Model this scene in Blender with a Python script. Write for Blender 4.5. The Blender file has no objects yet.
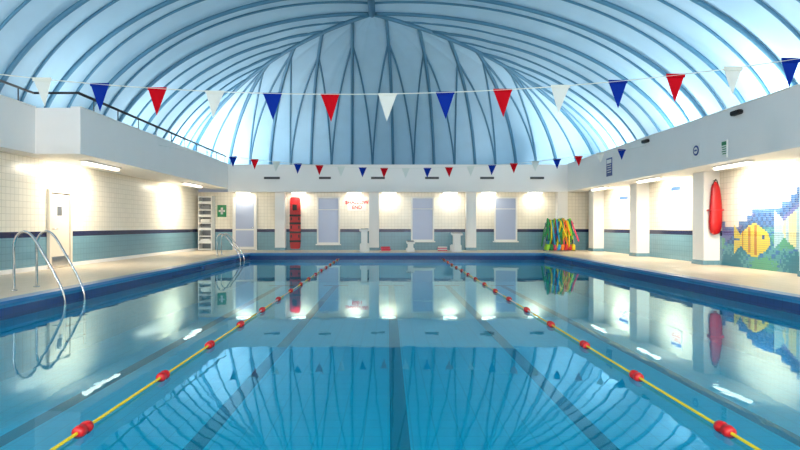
import bpy, math, random
from mathutils import Vector, Matrix
random.seed(4)
S=bpy.context.scene
S.view_settings.view_transform='Standard'
S.view_settings.exposure=0.20
CAMZ=1.076
# ------------------------------------------------------------------ materials
def srgb(r,g,b):
    f=lambda c:(c/255/12.92) if c/255<=0.04045 else ((c/255+0.055)/1.055)**2.4
    return (f(r),f(g),f(b),1)
def mat(name,col,rough=0.5,metal=0.0,emit=None,es=0.0,noise=0.0,coat=0.0):
    m=bpy.data.materials.new(name); m.use_nodes=True
    nt=m.node_tree; b=nt.nodes['Principled BSDF']
    b.inputs['Base Color'].default_value=col
    b.inputs['Roughness'].default_value=rough
    b.inputs['Metallic'].default_value=metal
    b.inputs['Coat Weight'].default_value=coat
    if emit: 
        b.inputs['Emission Color'].default_value=emit
        b.inputs['Emission Strength'].default_value=es
    if noise>0:
        g=nt.nodes.new('ShaderNodeNewGeometry'); n=nt.nodes.new('ShaderNodeTexNoise')
        n.inputs['Scale'].default_value=1.3; n.inputs['Detail'].default_value=5
        nt.links.new(g.outputs['Position'],n.inputs['Vector'])
        mx=nt.nodes.new('ShaderNodeMix'); mx.data_type='RGBA'
        mx.inputs[6].default_value=tuple(c*(1-noise) for c in col[:3])+(1,)
        mx.inputs[7].default_value=tuple(min(1,c*(1+noise)) for c in col[:3])+(1,)
        nt.links.new(n.outputs['Fac'],mx.inputs[0]); nt.links.new(mx.outputs[2],b.inputs['Base Color'])
    return m
def cloth(name,col,tr=0.5):
    m=bpy.data.materials.new(name); m.use_nodes=True
    nt=m.node_tree; N=nt.nodes; N.remove(N['Principled BSDF'])
    d=N.new('ShaderNodeBsdfDiffuse'); t=N.new('ShaderNodeBsdfTranslucent'); x=N.new('ShaderNodeMixShader')
    d.inputs[0].default_value=col; t.inputs[0].default_value=col; x.inputs[0].default_value=tr
    nt.links.new(d.outputs[0],x.inputs[1]); nt.links.new(t.outputs[0],x.inputs[2]); nt.links.new(x.outputs[0],N['Material Output'].inputs['Surface'])
    return m
def tile_mat(name,uax,zones,bw=0.15,bh=0.15,rough=0.25,mortar=0.007,mcol=(0.62,0.6,0.55,1),vax='Z',var=0.05,mcols=None):
    m=bpy.data.materials.new(name); m.use_nodes=True
    nt=m.node_tree; N=nt.nodes; L=nt.links; b=N['Principled BSDF']
    g=N.new('ShaderNodeNewGeometry'); sp=N.new('ShaderNodeSeparateXYZ'); L.new(g.outputs['Position'],sp.inputs[0])
    cb=N.new('ShaderNodeCombineXYZ'); L.new(sp.outputs[uax],cb.inputs[0]); L.new(sp.outputs[vax],cb.inputs[1])
    br=N.new('ShaderNodeTexBrick'); L.new(cb.outputs[0],br.inputs['Vector'])
    br.offset=0; br.inputs['Scale'].default_value=1
    br.inputs['Brick Width'].default_value=bw; br.inputs['Row Height'].default_value=bh
    br.inputs['Mortar Size'].default_value=mortar; br.inputs['Mortar Smooth'].default_value=0.1
    br.inputs['Color1'].default_value=(1-var,1-var,1-var,1); br.inputs['Color2'].default_value=(1,1,1,1)
    br.inputs['Mortar'].default_value=(0.78,0.78,0.76,1)
    if len(zones)>1:
        z0=zones[0][0]-0.001; z1=zones[-1][0]+1
        mr=N.new('ShaderNodeMapRange'); mr.inputs['From Min'].default_value=z0; mr.inputs['From Max'].default_value=z1
        L.new(sp.outputs['Z'],mr.inputs['Value'])
        cr=N.new('ShaderNodeValToRGB'); cr.color_ramp.interpolation='CONSTANT'
        els=cr.color_ramp.elements
        els[0].position=0; els[0].color=zones[0][1]
        els[1].position=(zones[1][0]-z0)/(z1-z0); els[1].color=zones[1][1]
        for z,c in zones[2:]:
            e=els.new((z-z0)/(z1-z0)); e.color=c
        L.new(mr.outputs['Result'],cr.inputs['Fac']); base=cr.outputs['Color']
    else:
        rgb=N.new('ShaderNodeRGB'); rgb.outputs[0].default_value=zones[0][1]; base=rgb.outputs[0]
    mx=N.new('ShaderNodeMix'); mx.data_type='RGBA'; mx.blend_type='MULTIPLY'; mx.inputs[0].default_value=1
    L.new(base,mx.inputs[6]); L.new(br.outputs['Color'],mx.inputs[7])
    L.new(mx.outputs[2],b.inputs['Base Color']); b.inputs['Roughness'].default_value=rough
    return m
WHT=srgb(242,235,218); BAND=srgb(28,38,78); TEAL=srgb(116,158,174)
zones=[(-1,TEAL),(0.80,BAND),(0.94,WHT)]
M_tile_y=tile_mat('wall_tile_side','Y',zones)
M_tile_x=tile_mat('wall_tile_end','X',zones)
M_deck=tile_mat('deck_tile','X',[(0,srgb(222,205,181))],bw=0.3,bh=0.3,rough=0.35,vax='Y')
PZ=[(-3,srgb(70,195,220)),(-0.26,srgb(8,62,125)),(-0.09,srgb(38,128,180))]
M_pool_y=tile_mat('pool_tile_side','Y',PZ,bw=0.2,bh=0.2,rough=0.2)
M_pool_x=tile_mat('pool_tile_end','X',PZ,bw=0.2,bh=0.2,rough=0.2)
M_pool_f=tile_mat('pool_tile_floor','X',[(0,srgb(120,240,255))],bw=0.25,bh=0.25,rough=0.3,vax='Y')
M_line=mat('lane_line_tile',srgb(4,8,24),0.3)
M_copeblue=mat('coping_blue',srgb(40,120,175),0.3)
M_paint=mat('painted_plaster',srgb(240,239,236),0.6,noise=0.03)
M_door=mat('door_paint',srgb(222,212,194),0.45)
M_white=mat('white_plastic',srgb(235,235,230),0.4)
M_frame=mat('window_frame_white',srgb(236,234,228),0.4)
M_glass=mat('frosted_pane',srgb(158,170,194),0.3,emit=srgb(170,185,215),es=0.10)
M_black=mat('black_rubber',srgb(18,18,20),0.5)
M_red=mat('red_plastic',srgb(185,14,20),0.4)
M_blue=cloth('blue_fabric',srgb(20,50,150))
M_redf=cloth('red_fabric',srgb(198,20,34))
M_whf=cloth('white_fabric',srgb(224,230,224))
M_redp=mat('red_paint',srgb(205,40,50),0.5)
M_steel=mat('stainless_steel',(0.62,0.63,0.64,1),0.16,1.0)
M_yel=mat('yellow_rope',srgb(228,205,30),0.5)
M_grn=mat('green_plastic',srgb(20,140,75),0.5)
M_pink=mat('pink_foam',srgb(225,70,110),0.6)
M_org=mat('orange_foam',srgb(240,130,30),0.6)
M_cyan=mat('cyan_foam',srgb(40,160,210),0.6)
M_lime=mat('lime_foam',srgb(150,210,50),0.6)
M_lamp=mat('fluorescent_diffuser',(1,1,1,1),0.4,emit=(1,0.92,0.78,1),es=3.0)
M_floodlens=mat('floodlight_lens',(1,1,1,1),0.4,emit=(0.9,0.95,1,1),es=6)
M_grey=mat('grey_metal',srgb(120,124,128),0.4,0.6)
M_rail=mat('dark_rail_paint',srgb(30,32,40),0.4)
M_dark=mat('dark_vent_and_gap_shade',srgb(25,28,30),0.7)
M_roof=mat('roof_shell_blue',srgb(146,184,208),0.55,noise=0.10)
M_rib=mat('roof_rib_blue',srgb(56,112,142),0.5)
# ------------------------------------------------------------------ builder
class B:
    def __init__(s): s.v=[];s.f=[];s.m=[];s.sm=[];s.mats=[]
    def mi(s,m):
        if m not in s.mats: s.mats.append(m)
        return s.mats.index(m)
    def add(s,vs,fs,m,smooth=False):
        o=len(s.v); s.v+= [tuple(v) for v in vs]; i=s.mi(m)
        for f in fs: s.f.append([a+o for a in f]); s.m.append(i); s.sm.append(smooth)
    def box(s,x0,x1,y0,y1,z0,z1,m,M=None):
        vs=[Vector((x,y,z)) for x in(x0,x1) for y in(y0,y1) for z in(z0,z1)]
        if M: vs=[M@v for v in vs]
        s.add(vs,[(0,1,3,2),(4,6,7,5),(0,4,5,1),(2,3,7,6),(0,2,6,4),(1,5,7,3)],m)
    def bbox(s,x0,x1,y0,y1,z0,z1,m,c=0.01,M=None):
        import bmesh
        bm=bmesh.new(); bmesh.ops.create_cube(bm,size=1)
        for v in bm.verts:
            v.co=Vector(((x0+x1)/2+v.co.x*(x1-x0),(y0+y1)/2+v.co.y*(y1-y0),(z0+z1)/2+v.co.z*(z1-z0)))
        bmesh.ops.bevel(bm,geom=bm.edges[:],offset=c,segments=2,affect='EDGES')
        bm.verts.index_update()
        vs=[(M@v.co if M else v.co.copy()) for v in bm.verts]; fs=[[v.index for v in f.verts] for f in bm.faces]
        bm.free(); s.add(vs,fs,m)
    def tube(s,path,r,m,n=8,cap=True,smooth=True,flat=1.0):
        P=[Vector(p) for p in path]; vs=[];fs=[]
        up=None
        for i,p in enumerate(P):
            t=(P[min(i+1,len(P)-1)]-P[max(i-1,0)])
            if t.length<1e-9: t=Vector((0,0,1))
            t.normalize()
            if up is None:
                up=Vector((0,0,1)) if abs(t.z)<0.9 else Vector((1,0,0))
            a=(up-t*up.dot(t))
            if a.length<1e-6: a=Vector((1,0,0))-t*t.x
            a.normalize(); up=a; b=t.cross(a)
            rr=r[i] if isinstance(r,(list,tuple)) else r
            for k in range(n):
                an=2*math.pi*k/n
                vs.append(p+a*math.cos(an)*rr*flat+b*math.sin(an)*rr)
        for i in range(len(P)-1):
            for k in range(n):
                k2=(k+1)%n
                fs.append((i*n+k,i*n+k2,(i+1)*n+k2,(i+1)*n+k))
        if cap:
            fs.append(tuple(range(n))[::-1]); fs.append(tuple((len(P)-1)*n+k for k in range(n)))
        s.add(vs,fs,m,smooth)
    def prism(s,pts,y0,y1,m,M=None):
        n=len(pts); vs=[Vector((p[0],y0,p[1])) for p in pts]+[Vector((p[0],y1,p[1])) for p in pts]
        if M: vs=[M@v for v in vs]
        fs=[tuple(range(n)),tuple(range(2*n-1,n-1,-1))]+[(i,i+n,(i+1)%n+n,(i+1)%n) for i in range(n)]
        s.add(vs,fs,m)
    def build(s,name,loc=None):
        me=bpy.data.meshes.new(name)
        if loc:
            L=Vector(loc); s.v=[tuple(Vector(v)-L) for v in s.v]
        me.from_pydata(s.v,[],s.f); 
        for m in s.mats: me.materials.append(m)
        me.polygons.foreach_set('material_index',s.m); me.polygons.foreach_set('use_smooth',s.sm)
        me.update(); ob=bpy.data.objects.new(name,me); S.collection.objects.link(ob)
        if loc: ob.location=loc
        return ob
def bez(pts,n=10):
    P=[Vector(p) for p in pts]; out=[]
    for i in range(len(P)-1):
        p0=P[max(i-1,0)];p1=P[i];p2=P[i+1];p3=P[min(i+2,len(P)-1)]
        for k in range(n):
            t=k/n
            out.append(0.5*((2*p1)+(p2-p0)*t+(2*p0-5*p1+4*p2-p3)*t*t+(3*p1-p0-3*p2+p3)*t**3))
    out.append(P[-1]); return out
# ------------------------------------------------------------------ shell dimensions
PL,PR,PN,PF=-5.42,6.12,1.3,22.7
WL,WR,WN,WB=-8.5,9.2,-4.0,26.0
FL,FLN,FR,FB=-7.0,-8.03,7.87,25.4
ST=3.766; SBL=2.72; SBR=2.59
YS=13.2
WATER=-0.224; PFZ=-1.10
b=B()
for (x0,x1,y0,y1) in [(WL-.2,PL,WN-.2,WB+.2),(PR,WR+.2,WN-.2,WB+.2),(PL,PR,WN-.2,PN),(PL,PR,PF,WB+.2)]:
    b.add([(x0,y0,0),(x1,y0,0),(x1,y1,0),(x0,y1,0)],[(0,1,2,3)],M_deck)
b.build('floor')
b=B()
z0=PFZ
b.add([(PL,PN,z0),(PR,PN,z0),(PR,PF,z0),(PL,PF,z0)],[(0,1,2,3)],M_pool_f)
b.add([(PL,PN,z0),(PL,PF,z0),(PL,PF,0),(PL,PN,0)],[(0,1,2,3)],M_pool_y)
b.add([(PR,PN,z0),(PR,PF,z0),(PR,PF,0),(PR,PN,0)],[(3,2,1,0)],M_pool_y)
b.add([(PL,PF,z0),(PR,PF,z0),(PR,PF,0),(PL,PF,0)],[(0,1,2,3)],M_pool_x)
b.add([(PL,PN,z0),(PR,PN,z0),(PR,PN,0),(PL,PN,0)],[(3,2,1,0)],M_pool_x)
for x in (-3.9,-1.9,0.12,2.15,4.15):
    b.add([(x-.1,PN+.8,z0+.004),(x+.1,PN+.8,z0+.004),(x+.1,PF-1.5,z0+.004),(x-.1,PF-1.5,z0+.004)],[(0,1,2,3)],M_line)
    b.add([(x-.45,PF-1.7,z0+.005),(x+.45,PF-1.7,z0+.005),(x+.45,PF-1.4,z0+.005),(x-.45,PF-1.4,z0+.005)],[(0,1,2,3)],M_line)
b.build('swimming_pool')
b=B(); c=0.22
for (x0,x1,y0,y1) in [(PL-c,PL+.03,PN-c,PF+c),(PR-.03,PR+c,PN-c,PF+c),(PL+.03,PR-.03,PN-c,PN+.03),(PL+.03,PR-.03,PF-.03,PF+c)]:
    b.box(x0,x1,y0,y1,-0.03,0.018,M_copeblue)
b.build('trim_pool_coping')
# water : fresnel reflection over tinted, slightly scattering body
mw=bpy.data.materials.new('pool_water'); mw.use_nodes=True; nt=mw.node_tree; N=nt.nodes; Lk=nt.links
N.remove(N['Principled BSDF']); out=N['Material Output']
gl=N.new('ShaderNodeBsdfGlossy'); gl.inputs['Roughness'].default_value=0.010; gl.inputs['Color'].default_value=(0.64,0.92,1.0,1)
tr=N.new('ShaderNodeBsdfTransparent'); tr.inputs['Color'].default_value=(0.18,0.95,1.0,1)
df=N.new('ShaderNodeBsdfDiffuse'); df.inputs['Color'].default_value=(0.0,0.52,0.86,1)
m0=N.new('ShaderNodeMixShader'); m0.inputs[0].default_value=0.20
Lk.new(tr.outputs[0],m0.inputs[1]); Lk.new(df.outputs[0],m0.inputs[2])
fr=N.new('ShaderNodeFresnel'); fr.inputs['IOR'].default_value=1.32
mx=N.new('ShaderNodeMixShader'); Lk.new(fr.outputs[0],mx.inputs[0]); Lk.new(m0.outputs[0],mx.inputs[1]); Lk.new(gl.outputs[0],mx.inputs[2])
g=N.new('ShaderNodeNewGeometry'); mp=N.new('ShaderNodeMapping'); mp.inputs['Scale'].default_value=(1.2,0.8,1)
n1=N.new('ShaderNodeTexNoise'); n1.inputs['Scale'].default_value=1.6; n1.inputs['Detail'].default_value=3
bp=N.new('ShaderNodeBump'); bp.inputs['Strength'].default_value=1.0; bp.inputs['Distance'].default_value=0.0018
Lk.new(g.outputs['Position'],mp.inputs['Vector']); Lk.new(mp.outputs[0],n1.inputs['Vector']); Lk.new(n1.outputs['Fac'],bp.inputs['Height'])
Lk.new(bp.outputs[0],gl.inputs['Normal']); Lk.new(mx.outputs[0],out.inputs['Surface'])
b=B(); b.add([(PL,PN,WATER),(PR,PN,WATER),(PR,PF,WATER),(PL,PF,WATER)],[(0,1,2,3)],mw); b.build('pool_water')
b=B(); b.box(WL-.2,WL,WN,WB,0,SBL,M_tile_y); b.build('wall_left')
b=B(); b.box(WR,WR+.2,WN,WB,0,SBR,M_tile_y); b.build('wall_right')
b=B(); b.box(WL-.2,WR+.2,WB,WB+.2,0,SBR,M_tile_x); b.build('wall_back')
RL,RR,RN,RB=-9.7,10.2,-4.0,28.0
Z0=CAMZ+2.4
b=B(); b.box(RL,RR,WN-.2,WN,-0.0,Z0+.1,M_tile_x); b.build('wall_near')
b=B(); b.box(RL-.15,RL,WN,RB,SBL,Z0+.05,M_paint); b.build('wall_left_upper')
b=B(); b.box(RR,RR+.15,WN,RB,SBR,Z0+.05,M_paint); b.build('wall_right_upper')
b=B(); b.box(RL,RR,RB,RB+.15,SBR,Z0+.05,M_paint); b.build('wall_back_upper')
b=B()
b.box(FL-.2,FL,YS,FB+.2,SBL,ST,M_paint)
b.box(FLN-.2,FLN,WN,YS,SBL,ST,M_paint)
b.box(FLN-.2,FL-.2,YS,YS+.2,SBL,ST,M_paint)
b.box(RL,FL-.2,YS+.2,RB,SBL,SBL+.18,M_paint)
b.box(RL,FLN-.2,WN,YS+.2,SBL,SBL+.18,M_paint)
for y0,y1,xx in((YS,FB,FL),(WN,YS,FLN)): b.box(xx-.22,xx+.02,y0,y1,ST,ST+.03,M_white)
b.build('trim_balcony_left')
b=B()
b.box(FR,FR+.2,WN,FB+.2,SBR,ST,M_paint); b.box(FR+.2,RR,WN,RB,SBR,SBR+.18,M_paint)
b.box(FR-.02,FR+.22,WN,FB,ST,ST+.03,M_white)
b.build('trim_balcony_right')
b=B()
b.box(FL,FR,FB,FB+.2,SBR-.02,ST-.03,M_paint); b.box(FL,FR,FB+.2,RB,SBR,SBR+.18,M_paint)
b.box(FL,FR,FB-.02,FB+.22,ST-.03,ST,M_white)
b.build('trim_balcony_back')
b=B()
zt=ST+.36
b.tube([(FLN-.1,WN,zt),(FLN-.1,YS+.1,zt)],.028,M_rail); b.tube([(FLN-.1,YS+.1,zt),(FL-.1,YS+.1,zt)],.028,M_rail); b.tube([(FL-.1,YS+.1,zt),(FL-.1,FB,zt)],.035,M_rail)
y=WN+.5
while y<FB:
    x=FLN-.1 if y<YS else FL-.1
    b.tube([(x,y,ST),(x,y,zt)],.014,M_rail,6); y+=1.25
b.build('balcony_railing')
# ceiling : ribbed vault, hipped end
XC=-0.55; YA=20.0; K=0.92; HC=4.95
YR=YA-(YA-RN)*K
def prof(t): return (max(0,1-t**2.15))**0.60
def ridge(y):
    return YA if y>=YA else YA-(YA-y)*K
def base(side,s):
    if side=='L': y=RN+(RB-RN)*s; return Vector((RL,y)),Vector((XC,ridge(y)))
    if side=='R': y=RN+(RB-RN)*s; return Vector((RR,y)),Vector((XC,ridge(y)))
    if side=='B': return Vector((RL+(RR-RL)*s,RB)),Vector((XC,YA))
    return Vector((RL+(RR-RL)*s,RN)),Vector((XC,YR))
NB={'L':16,'R':16,'B':10,'N':8}
def RP(side,s,t,off=0.0,scal=True):
    Bp,Rp=base(side,s); p=Rp+(Bp-Rp)*t; d=(Bp-Rp).normalized()
    ph=(s*NB[side])%1.0
    a=0.24*math.sqrt(abs(math.sin(math.pi*ph))) if scal else 0
    if side=='B' or (side in 'LR' and Bp.y>YA): a*=0.2
    w=math.sin(math.pi*min(1,t))**0.7 if 0<t<1 else 0
    p=p+d*(a*w*0.7*t-off*t)
    z=Z0+HC*prof(t)+a*w*0.6-off*(1-t*.5)
    return Vector((p.x,p.y,z))
b=B()
NT=40
ts=[math.sin(math.pi/2*i/NT)for i in range(NT+1)]
for side in 'LRBN':
    ns=NB[side]*10; vs=[];fs=[]
    for i in range(ns+1):
        for t in ts: vs.append(RP(side,i/ns,t))
    for i in range(ns):
        for j in range(NT):
            a=i*(NT+1)+j; fs.append((a,a+1,a+NT+2,a+NT+1))
    b.add(vs,fs,M_roof,True)
b.build('ceiling')
# ribs.  In the hipped end they spring from the groin, not from a single point
def on_surf(side,p):
    if side=='B':
        t=max(1e-4,(p.y-YA)/(RB-YA)); bx=XC+(p.x-XC)/t; s=(bx-RL)/(RR-RL)
    else:
        W=(RR-XC) if side=='R' else (XC-RL)
        t=max(1e-4,abs(p.x-XC)/W); by=YA+(p.y-YA)/t; s=(by-RN)/(RB-RN)
    return RP(side,min(1,max(0,s)),min(1,t),.02)
def plan_line(side,top,bot,n=34):
    return [on_surf(side,top+(bot-top)*math.sin(math.pi/2*k/n)) for k in range(n+1)]
def plan_rib(side,bs,g,r):
    Bp,_=base(side,bs)
    if side=='B':
        W=(RR-XC) if Bp.x>XC else (XC-RL); ta=g*abs(Bp.x-XC)/W
        top=Vector((XC+(Bp.x-XC)*g,YA+(RB-YA)*ta))
    else:
        ta=g*(Bp.y-YA)/(RB-YA); W=(RR-XC) if side=='R' else (XC-RL); sg=1 if side=='R' else -1
        top=Vector((XC+sg*W*ta,YA+(RB-YA)*ta))
    b.tube(plan_line(side,top,Bp),r,M_rib,6)
    return top,Bp
b=B()
for side in 'LR':
    n=NB[side]
    for i in range(n+1):
        for dm,r in ((0,.07),(.5,.042)):
            s=(i+dm)/n
            if s>1: continue
            Bp,_=base(side,s)
            if Bp.y<=YA+.01 or i==n: b.tube([RP(side,s,t,.03) for t in ts],r if i<n else .085,M_rib,6)
            else: plan_rib(side,s,.8,r)
for i in range(NB['N']+1): b.tube([RP('N',i/NB['N'],t,.03) for t in ts],.065,M_rib,6)
mains=[plan_rib('B',i/NB['B'],.60,.075) for i in range(1,NB['B'])]
for i in range(NB['B']):
    foot,_=base('B',(i+.5)/NB['B'])
    for k in (i-1,i):
        if 0<=k<len(mains):
            top,bp_=mains[k]
            st=top+(bp_-top)*(.28 if 1<k<7 else .12)
            b.tube(plan_line('B',st,foot),.042,M_rib,6)
b.tube([(XC,YR,Z0+HC-.05),(XC,YA,Z0+HC-.05)],.12,M_rib,8)
b.build('trim_roof_ribs')
for d in (24.7,20.4,16.07,11.75,7.4,3.1):
    b=B(); b.bbox(8.75,9.2,d,d+.6,0,SBR,M_paint,.012); b.box(8.73,9.2,d-.02,d+.62,0,.12,M_tile_x); b.build('wall_column')
for x in (-5.0,-.84,3.46,7.5):
    b=B(); b.bbox(x,x+.44,25.62,26.0,0,SBR,M_paint,.012); b.box(x-.02,x+.46,25.6,26.0,0,.12,M_tile_x); b.build('wall_pilaster')
def window(name,x0,x1,z0,z1,mull=True):
    b=B(); y0=WB-.07; w=.07
    b.box(x0,x0+w,y0,WB,z0,z1,M_frame); b.box(x1-w,x1,y0,WB,z0,z1,M_frame)
    b.box(x0+w,x1-w,y0,WB,z1-w,z1,M_frame); b.box(x0+w,x1-w,y0,WB,z0,z0+w,M_frame)
    b.box(x0+w,x1-w,WB-.03,WB-.001,z0+w,z1-w,M_glass)
    b.box(x0-.05,x1+.05,y0-.06,WB,z0-.05,z0,M_frame)
    if mull: b.box(x0+w,x1-w,y0+.015,WB-.02,z0+(z1-z0)*.72,z0+(z1-z0)*.72+.03,M_frame)
    return b.build(name)
window('window_1',-3.18,-2.15,.27,2.38)
window('window_2',1.03,2.06,.40,2.38)
window('window_3',4.75,5.78,.40,2.38)
b=B(); x0,x1=-6.95,-5.87
b.box(x0,x0+.08,WB-.08,WB,0,2.36,M_frame); b.box(x1-.08,x1,WB-.08,WB,0,2.36,M_frame); b.box(x0+.08,x1-.08,WB-.08,WB,2.28,2.36,M_frame)
b.box(x0+.08,x1-.08,WB-.05,WB-.001,.02,2.28,M_frame)
b.box(x0+.14,x1-.14,WB-.06,WB-.05,.95,2.2,M_glass); b.box(x0+.14,x1-.14,WB-.06,WB-.05,.15,.88,M_glass)
b.tube([(x1-.13,WB-.05,1.0),(x1-.13,WB-.11,1.0),(x1-.25,WB-.11,1.0)],.012,M_steel)
b.build('door_1')
b=B(); y0,y1=14.45,15.5
b.box(WL,WL+.07,y0,y0+.08,0,2.0,M_door); b.box(WL,WL+.07,y1-.08,y1,0,2.0,M_door); b.box(WL,WL+.07,y0+.08,y1-.08,1.92,2.0,M_door)
b.box(WL,WL+.012,y0+.08,y1-.08,0,1.92,M_dark)  # dark sheet behind the leaf: painted shadow for the gap around it
b.box(WL+.012,WL+.04,y0+.11,y1-.11,.01,1.89,M_door)
b.box(WL+.04,WL+.05,y0+.32,y0+.62,1.30,1.62,M_frame)
b.box(WL+.05,WL+.054,y0+.36,y0+.58,1.34,1.58,M_grey)
b.box(WL+.04,WL+.048,y0+.15,y1-.15,.05,.3,M_steel)
b.tube([(WL+.04,y0+.18,1.0),(WL+.1,y0+.18,1.0),(WL+.1,y0+.3,1.0)],.013,M_steel)
b.build('door_2')
def area(name,loc,size,sy,power,col,dirv,parent=None,spread=None):
    l=bpy.data.lights.new(name,'AREA'); l.shape='RECTANGLE'; l.size=size; l.size_y=sy; l.energy=power; l.color=col
    if spread: l.spread=math.radians(spread)
    o=bpy.data.objects.new(name,l); S.collection.objects.link(o); o.location=loc
    d=Vector(dirv).normalized()
    o.rotation_euler=d.to_track_quat('-Z','Y').to_euler()
    if parent: 
        o.parent=parent; o.location=Vector(loc)-parent.location
    return o
def fitting(x,y,zs,face,power,L=1.8,down=1.0):
    """linear wall-washer; face = horizontal unit vector towards the wall it lights"""
    b=B(); alongY=abs(face[0])>0
    hx,hy=(.10,L/2) if alongY else (L/2,.10)
    b.bbox(x-hx,x+hx,y-hy,y+hy,zs-.04,zs,M_white,.01)
    hx2,hy2=(.07,L/2-.04) if alongY else (L/2-.04,.07)
    b.bbox(x-hx2,x+hx2,y-hy2,y+hy2,zs-.10,zs-.04,M_lamp,.02)
    o=b.build('fluorescent_light',(x,y,zs))
    c=Vector((x,y,zs-.13))+Vector((face[0],face[1],0))*.03
    l=bpy.data.lights.new('lamp','AREA'); l.shape='RECTANGLE'; l.size=L*.8; l.size_y=.12; l.energy=power; l.color=(1,.89,.71); l.spread=math.radians(150)
    lo=bpy.data.objects.new('lamp',l); S.collection.objects.link(lo); lo.parent=o; lo.location=c-o.location
    zd=-Vector((face[0],face[1],-down)).normalized()
    xd=Vector((0,1,0)) if alongY else Vector((1,0,0))
    yd=zd.cross(xd).normalized()
    lo.rotation_euler=Matrix((xd,yd,zd)).transposed().to_euler()
WARM=84
for y in (2.5,7.2,15.4,22.6): fitting(-7.6 if y>YS else -8.28,y,SBL,(-1,0),WARM*.85 if y>YS else WARM*.5,1.9,1.4)
for y in (5.4,9.7,14.0,18.5,22.8): fitting(8.3,y,SBR,(1,0),WARM*.92,1.5,1.3)
for x in (-6.4,-3.95,-1.5,0.05,2.75,4.45,6.5): fitting(x,25.50+.14,SBR,(0,1),8,.7,1.6)
def flood(x,y,zf,d,power,col=(1,.96,.90)):
    b=B(); D=Vector(d).normalized(); q=D.to_track_quat('Z','Y').to_matrix().to_4x4()
    M=Matrix.Translation((x,y,zf+.34))@q
    b.bbox(-.24,.24,-.16,.16,-.08,.06,M_grey,.015,M)
    b.box(-.21,.21,-.13,.13,.06,.066,M_floodlens,M)
    b.bbox(x-.2,x+.2,y-.03,y+.03,zf,zf+.04,M_grey,.008)
    b.box(x-.015,x+.015,y-.015,y+.015,zf+.03,zf+.3,M_grey)
    o=b.build('floodlight',(x,y,zf))
    area('lamp',Vector((x,y,zf+.34))+D*.08,.4,.25,power,col,d,o)
UP=76
for y in (1,6,11): flood(-8.8,y,SBL+.18,(.75,0,1),UP)
flood(-8.3,16,SBL+.18,(.5,0,1),UP)
flood(-8.3,21,SBL+.18,(.3,0,1),UP*1.1)
flood(-8.0,25.6,SBL+.18,(.0,.3,1),UP*3)
for y in (1,5.5,10): flood(8.8,y,SBR+.18,(-.7,0,1),UP)
for y in (14.5,19): flood(9.3,y,SBR+.18,(-.15,0,1),UP*2.5)
flood(8.7,24.5,SBR+.18,(-.0,.3,1),UP*3)
for x in (-4,4.5): flood(x,26.4,SBR+.18,(0,-.5,1),UP*.3)
for x in (-6,-2,2,6):  # unseen fill lamps added on the near wall to brighten the view from the front
    b=B(); b.bbox(x-.3,x+.3,WN+.02,WN+.2,2.9,3.2,M_grey,.02); b.box(x-.26,x+.26,WN+.2,WN+.205,2.94,3.16,M_floodlens); o=b.build('added_fill_light',(x,WN,3.05))
    area('lamp',(x,WN+.23,3.05),.5,.22,350,(1,.97,.94),(0,1,-.04),o)
def lane_rope(x):
    b=B(); z=WATER+.02
    y=PN; k=0; ds=.55
    while y<PF-.01:
        y2=min(y+ds,PF)
        b.tube([(x,y,z),(x,y2,z)],.011,(M_yel if y<8 else (M_whf if k%2 else M_yel)),6,cap=False); y=y2; k+=1
    y=2.35
    while y<PF-.3:
        L=.15; R=.042
        b.tube([(x,y-L/2,z),(x,y-L/2+.01,z),(x,y-.028,z),(x,y-.02,z),(x,y+.02,z),(x,y+.028,z),(x,y+L/2-.01,z),(x,y+L/2,z)],[.02,R*.9,R,R*.75,R*.75,R,R*.9,.02],M_red,12)
        y+=1.3
    b.build('lane_rope')
lane_rope(-1.92); lane_rope(2.12)
def bunting(y,x0,zl,x1,zr,zmid,xm,fx0,sp,n,cols,w=.215,h=.31):
    b=B()
    A=[[x0*x0,x0,1],[xm*xm,xm,1],[x1*x1,x1,1]]
    c=Matrix(A).inverted()@Vector((zl,zmid,zr))
    f=lambda x:c[0]*x*x+c[1]*x+c[2]
    b.tube([(x0+(x1-x0)*i/60,y,f(x0+(x1-x0)*i/60)) for i in range(61)],.006,M_whf,5)
    for i in range(n):
        x=fx0+i*sp; m=cols[i%3]
        if x<x0+w or x>x1-w: continue
        tw=random.uniform(-.05,.05)
        a=Vector((x-w/2,y,f(x-w/2))); d=Vector((x+w/2,y,f(x+w/2))); tip=Vector((x+random.uniform(-.015,.015),y+tw,f(x)-h))
        mid=(a+d)/2
        vs=[a,mid+Vector((0,.012,0)),d,(a+tip)/2,(d+tip)/2,(mid+tip)/2+Vector((0,.02,0)),tip]
        b.add(vs,[(0,3,5,1),(1,5,4,2),(3,6,5),(5,6,4)],m,True)
        b.box(x-w/2,x+w/2,y-.004,y+.004,min(a.z,d.z)-.012,max(a.z,d.z)+.006,m)
    return b.build('bunting_string')
def scr(x,y,d): return ((x-388)*d/580, CAMZ+(226-y)*d/580)
D=6.65
xa,za=scr(42,79,D); xb,zb=scr(385,94,D); xc,zc=scr(790,60,D)
A=Matrix([[xa*xa,xa,1],[xb*xb,xb,1],[xc*xc,xc,1]]).inverted()@Vector((za,zb,zc))
f=lambda x:A[0]*x*x+A[1]*x+A[2]
sp=57.6*D/580
fx=xa-sp*3
bunting(D,FLN,f(FLN),FR,f(FR),zb,xb,fx+0,sp,20,[M_whf,M_blue,M_redf])
D=17.7
xa,za=scr(233,157,D); xb,zb=scr(428,168,D); xc,zc=scr(622,150,D)
A=Matrix([[xa*xa,xa,1],[xb*xb,xb,1],[xc*xc,xc,1]]).inverted()@Vector((za,zb,zc))
sp=21.6*D/580
bunting(D,FL,f(FL),FR,f(FR),zb,xb,xa,sp,20,[M_blue,M_redf,M_whf],.24,.30)
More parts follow.
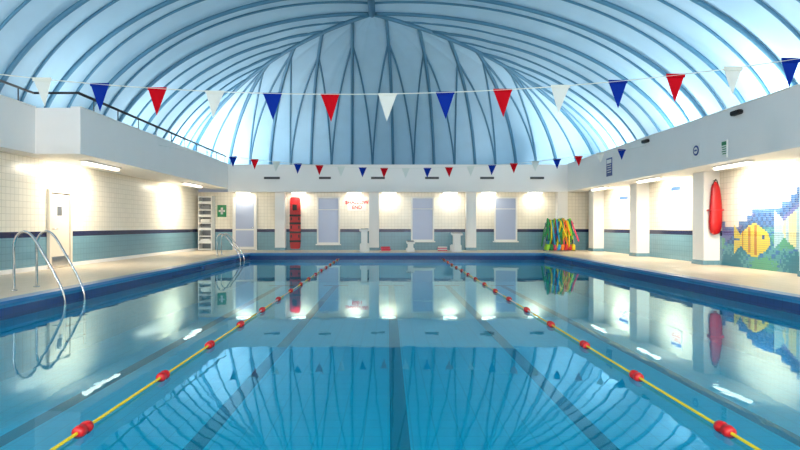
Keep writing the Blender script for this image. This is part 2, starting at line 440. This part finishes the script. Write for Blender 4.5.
def ladder(x,y,g=.62,s=1.0):
    b=B()
    for yy in (y,y+g):
        path=bez([(x-.77,yy,0),(x-.77,yy,.4*s),(x-.77,yy,.78*s),(x-.66,yy,.97*s),(x-.48,yy,.92*s),(x-.25,yy,.55*s),(x-.04,yy,.16*s),(x+.06,yy,-.12),(x+.07,yy,-.5),(x+.07,yy,-1.0)],8)
        b.tube(path,.021,M_steel,10)
        b.tube([(x-.77,yy,0.0),(x-.77,yy,.02)],.05,M_steel,14)
    for z in (-.32,-.58,-.84): b.bbox(x+.02,x+.12,y+.02,y+g-.02,z-.015,z+.015,M_steel,.006)
    b.build('pool_ladder',(x,y,0))
ladder(PL,9.6)
ladder(PL,21.0,.55,.8)
for px,w in ((272,16),(325,12),(378,14),(432,14),(487,14),(537,14)):
    x=(px-388)*FB/580; ww=w*FB/580/2; z=CAMZ+(226-178)*FB/580
    b=B(); b.box(x-ww,x+ww,FB-.03,FB,z-.05,z+.05,M_grey)
    for k in range(3): b.box(x-ww+.02,x+ww-.02,FB-.035,FB-.03,z-.04+k*.03,z-.018+k*.03,M_dark)
    b.build('air_vent')
def text(name,body,size,loc,rot,m,parent=None):
    c=bpy.data.curves.new(name,'FONT'); c.body=body; c.size=size; c.align_x='CENTER'; c.align_y='CENTER'; c.extrude=.004; c.offset=.006
    c.materials.append(m); o=bpy.data.objects.new(name,c); S.collection.objects.link(o); o.location=loc; o.rotation_euler=rot
    if parent: o.parent=parent; o.location=Vector(loc)-parent.location
    return o
x=(357-388)*26/580; z=CAMZ+(226-205)*26/580
b=B(); b.box(x-.42,x+.42,WB-.02,WB,z-.26,z+.26,M_frame); sg=b.build('shallow_end_sign',(x,WB,z))
text('lettering','SHALLOW',.22,(x,WB-.025,z+.11),(math.pi/2,0,0),M_redp,sg); text('lettering','END',.22,(x,WB-.025,z-.11),(math.pi/2,0,0),M_redp,sg)
b=B(); xx,w=-4.15,.23; yb=WB
prof_=[(.0,.17),(.05,.22),(.3,.235),(.8,.24),(1.6,.24),(2.1,.23),(2.26,.21),(2.31,.15)]
pts=[(xx+r,z+.06) for z,r in prof_]+[(xx-r,z+.06) for z,r in reversed(prof_)]
b.prism(pts,yb-.09,yb-.02,M_red)
for z in (.35,.75,1.15,1.5): b.box(xx-.245,xx+.245,yb-.11,yb-.015,z,z+.09,M_black)
for z in (.55,.95,1.33,1.75):
    for sx in(-1,1): b.bbox(xx+sx*.17-.03,xx+sx*.17+.03,yb-.1,yb-.085,z,z+.14,M_black,.006)
b.bbox(xx-.13,xx+.13,yb-.2,yb-.09,1.78,2.04,M_black,.03)
b.bbox(xx-.19,xx-.10,yb-.24,yb-.09,1.75,2.1,M_red,.02); b.bbox(xx+.10,xx+.19,yb-.24,yb-.09,1.75,2.1,M_red,.02)
b.box(xx-.03,xx+.03,yb-.03,yb-.002,2.0,2.4,M_grey)
b.build('rescue_spine_board')
b=B(); cx,cy=9.0,15.96
N_=16; zs=[0,.04,.15,.35,.6,.85,1.1,1.28,1.38,1.43,1.46]; rs=[.03,.12,.16,.18,.175,.16,.14,.12,.09,.05,.02]
vs=[];fs=[]
for z,r in zip(zs,rs):
    for k in range(N_):
        a=2*math.pi*k/N_; vs.append((cx+math.cos(a)*r+.02*math.sin(z*2),cy+math.sin(a)*r*.5,z+.84))
for i in range(len(zs)-1):
    for k in range(N_): fs.append((i*N_+k,i*N_+(k+1)%N_,(i+1)*N_+(k+1)%N_,(i+1)*N_+k))
fs.append(tuple(range(N_))[::-1]); b.add(vs,fs,M_red,True)
b.box(cx-.18,cx+.2,cy-.09,cy+.09,1.5,1.53,M_redp)
b.tube(bez([(cx-.08,cy-.02,2.2),(cx,cy-.04,2.36),(cx+.08,cy-.02,2.2)],6),.012,M_black,6)
b.tube([(cx,cy+.1,2.33),(cx,cy-.06,2.33),(cx,cy-.06,2.37)],.014,M_steel,8)
b.build('rescue_throw_bag')
def wall_sign(name,wx,y,z,w,h,frame,fn=None,sgn=-1):
    b=B(); b.box(wx+sgn*.02,wx,y-w/2,y+w/2,z-h/2,z+h/2,frame)
    if fn: fn(b,wx+sgn*.02,y,z,w,h,sgn)
    return b.build(name)
def lines(mA,mB):
    def fn(b,x,y,z,w,h,s):
        b.box(x+s*.004,x,y-w*.42,y+w*.42,z+h*.2,z+h*.42,mA)
        for k in range(4): b.box(x+s*.004,x,y-w*.38,y+w*(.38-.1*(k%2)),z+h*(.1-.13*k)-.012,z+h*(.1-.13*k)+.012,mB)
    return fn
M_sb=mat('sign_blue',srgb(35,70,140),.4); M_sg=mat('sign_green',srgb(10,130,80),.4)
wall_sign('pool_rules_sign',FR,20.6,3.17,.5,.64,M_sb,lines(M_white,M_white))
wall_sign('pool_rules_sign',WR,22.6,CAMZ+.9,1.0,.62,M_white,lines(M_sb,M_grey))
wall_sign('warning_sign',WR,18.5,CAMZ+1.0,.75,.62,M_white,lines(M_sb,M_redp))
wall_sign('exit_sign',FR,13.55,2.88,.22,.4,M_white,lines(M_sg,M_sg))
b=B()
def disc(b,x,y,z,r,m,t=.01):
    n=24; vs=[(x-t,y+math.cos(2*math.pi*k/n)*r,z+math.sin(2*math.pi*k/n)*r) for k in range(n)]+[(x,y+math.cos(2*math.pi*k/n)*r,z+math.sin(2*math.pi*k/n)*r) for k in range(n)]
    b.add(vs,[tuple(range(n)),tuple(range(2*n-1,n-1,-1))]+[(k,k+n,(k+1)%n+n,(k+1)%n) for k in range(n)],m)
disc(b,FR-.008,14.8,3.0,.13,M_sb,.01); disc(b,FR-.018,14.8,3.0,.085,M_white,.004)
b.box(FR-.026,FR-.022,14.74,14.86,2.98,3.02,M_sb)
b.box(FR-.008,FR,14.62,14.98,2.76,3.17,M_white); b.build('no_diving_sign')
for yy,zz in ((13.0,ST-.15),(17.6,ST-.12)):
    b=B(); b.bbox(FR-.12,FR,yy-.17,yy+.17,zz-.05,zz+.05,M_black,.02); b.box(FR-.125,FR-.12,yy-.14,yy+.14,zz-.04,zz+.04,M_dark); b.build('wall_speaker')
b=B(); x=(222-388)*26/580; z=CAMZ+(226-211)*26/580
b.box(x-.2,x+.2,WB-.02,WB,z-.27,z+.27,M_sg); b.box(x-.05,x+.05,WB-.025,WB-.02,z-.15,z+.15,M_white); b.box(x-.14,x+.14,WB-.025,WB-.02,z-.045,z+.045,M_white); b.build('first_aid_sign')
b=B(); x0,x1=-8.35,-7.75; y0=25.5
b.box(x0,x0+.04,y0,WB,0,2.4,M_white); b.box(x1-.04,x1,y0,WB,0,2.4,M_white); b.box(x0,x1,WB-.03,WB,0,2.4,M_grey)
for k in range(9): b.box(x0+.04,x1-.04,y0,WB-.03,.02+k*.29,.07+k*.29+.06*(k%2),M_white)
for k in (1,3,4,6): b.bbox(x0+.08,x1-.1,y0+.05,WB-.08,.08+k*.29,.22+k*.29,[M_white,M_white,M_grey,M_grey][k%4],.02)
b.build('storage_shelf')
def sblock(x,y,h=1.0,w=.4):
    b=B()
    b.bbox(x-w*.32,x+w*.32,y+.1,y+.5,0,h*.9,M_white,.04)
    b.bbox(x-w/2,x+w/2,y+.45,y+.85,0,h*.35,M_white,.03)
    M=Matrix.Translation((x,y+.3,h*.93))@Matrix.Rotation(math.radians(6),4,'X')
    b.bbox(-w/2,w/2,-.26,.26,-.04,.04,M_white,.02,M)
    b.box(-w/2+.04,w/2-.04,-.22,.22,.041,.046,M_grey,M)
    b.bbox(x-w*.5,x+w*.5,y+.05,y+.9,0,.05,M_white,.015)
    b.build('starting_block')
sblock(-1.0,24.2,.98); sblock(2.9,24.2,.8,.46); sblock(.95,24.2,.42,.36)
def kick(x,y,n,cols,w=.45):
    b=B()
    for k in range(n):
        z=k*.045; dx=random.uniform(-.02,.02)
        pts=[(x-w/2+dx,y),(x+w/2+dx,y),(x+w/2+dx,y+.2),(x+w*.32+dx,y+.3),(x+dx,y+.34),(x-w*.32+dx,y+.3),(x-w/2+dx,y+.2)]
        nn=len(pts); vs=[(p[0],p[1],z) for p in pts]+[(p[0],p[1],z+.04) for p in pts]
        b.add(vs,[tuple(range(nn))[::-1],tuple(range(nn,2*nn))]+[(i,(i+1)%nn,(i+1)%nn+nn,i+nn) for i in range(nn)],cols[k%len(cols)])
    b.build('kickboard_stack')
kick(-.1,25.1,4,[M_pink,M_redp],.4)
kick(2.35,25.1,4,[M_pink,M_white],.4)
b=B(); cx,cy=7.35,24.9
for sx in(-.6,.6):
    b.tube([(cx+sx,cy-.3,.02),(cx+sx,cy+.3,.02)],.02,M_steel); b.tube([(cx+sx,cy,.02),(cx+sx,cy,1.2)],.02,M_steel)
b.tube([(cx-.62,cy,1.2),(cx+.62,cy,1.2)],.02,M_steel)
cols=[M_lime,M_yel,M_grn,M_pink,M_org,M_cyan,M_redp,M_sb]
for i in range(46):
    x=cx-.5+1.0*random.random(); m=random.choice([M_lime,M_yel,M_grn,M_grn,M_cyan] if random.random()<.4 else cols)
    zb=random.uniform(.12,.75); zb2=random.uniform(.12,.75); o=random.uniform(.06,.26); dx=random.uniform(-.22,.22); top=1.2+random.uniform(.03,.2)
    b.tube(bez([(x-dx*1.4,cy-o-.05,zb),(x-dx*.5,cy-o*.8,.95),(x,cy,top),(x+dx*.5,cy+o*.8,.95),(x+dx,cy+o+.05,zb2)],5),.036,m,8)
for i in range(8):
    x=cx-.55+i*.155; 
    M=Matrix.Translation((x,cy-.1,.17))@Matrix.Rotation(random.uniform(-.3,.3),4,'Y')
    b.bbox(-.07,.07,-.2,.2,-.13,.13,random.choice(cols),.03,M)
b.build('pool_noodle_rack')
# ------------------------------------------------------------------ fish mosaic mural
def mm(n,*c): return mat('mosaic_'+n,srgb(*c),.3)
MC={'w':mm('white',228,226,212),'b':mm('blue',70,120,180),'t':mm('teal',95,160,170),'T':mm('deep_teal',60,128,150),
 'g':mm('green',95,165,135),'p':mm('violet',110,115,175),'y':mm('yellow',214,196,90),
 'o':mm('ochre',185,125,66),'k':mm('navy',50,84,140),'l':mm('pale_blue',165,200,215),'c':mm('cream',225,220,170)}
def fish(y,z,cy,cz,L,H,body,stripe,fin):
    u=(y-cy)/L; v=(z-cz)/H
    if (u/0.5)**2+(v/0.5)**2<1:
        if abs(u+.30)<.035 and abs(v-.1)<.06: return 'k'
        if u<-.2: return body
        return stripe if int((u+2)*14)%3==0 else body
    if .40<u<.70 and .02<abs(v)<(u-.34)*1.5: return fin
    if -.15<u<.25 and .4<abs(v)<.62-abs(u)*.6: return fin
    return None
b=B(); cs=.05; X=WR-.012
YM0=12.4; ny=int((16.0-YM0)/cs); nz=int(2.45/cs)
for i in range(ny):
    for j in range(nz):
        y=YM0+(i+.5)*cs; z=.0+(j+.5)*cs
        c=fish(y,z,14.55,.72,1.2,.72,'y','o','y') or fish(y,z,12.75,1.0,1.5,.9,'c','l','l')
        if not c:
            edge=1.28+.14*math.sin(y*3.1+.6)+max(0,(14.9-y))*.38
            e2=math.floor(edge/.15)*.15
            if z>e2: continue
            if z>e2-.1: c='b'
            elif z>e2-.45: c='p' if math.sin(y*3+z*5)>.2 else ('b' if (i//2+j//2)%2 else 'k')
            else:
                q=math.sin(y*2.3+z*3.1)+math.sin(z*7-y*1.7)*.6+random.uniform(-.35,.35)
                c='T' if q<-.4 else('g' if q>.8 else ('t' if (i//2+j//2)%2 else 'T') if q<.3 else ('b' if (i//3+j//2)%3==0 else 't'))
        gset=.003
        b.add([(X,y-cs/2+gset,z-cs/2+gset),(X,y+cs/2-gset,z-cs/2+gset),(X,y+cs/2-gset,z+cs/2-gset),(X,y-cs/2+gset,z+cs/2-gset)],[(0,3,2,1)],MC[c])
b.build('fish_mosaic_mural')
b=B(); b.box(WL,WL+.02,WN,14.45,0,.1,M_paint); b.box(WL,WL+.02,15.5,WB,0,.1,M_paint); b.build('baseboard_left')
w=bpy.data.worlds.new('World'); S.world=w; w.use_nodes=True
w.node_tree.nodes['Background'].inputs[0].default_value=(.6,.75,1,1); w.node_tree.nodes['Background'].inputs[1].default_value=.3
cam=bpy.data.cameras.new('camera'); co=bpy.data.objects.new('camera',cam); S.collection.objects.link(co)
co.location=(0,0,CAMZ); co.rotation_euler=(math.pi/2,0,0)
cam.sensor_width=36; cam.lens=580/800*36; cam.shift_x=.015; cam.shift_y=.00125; cam.clip_end=200
S.camera=co
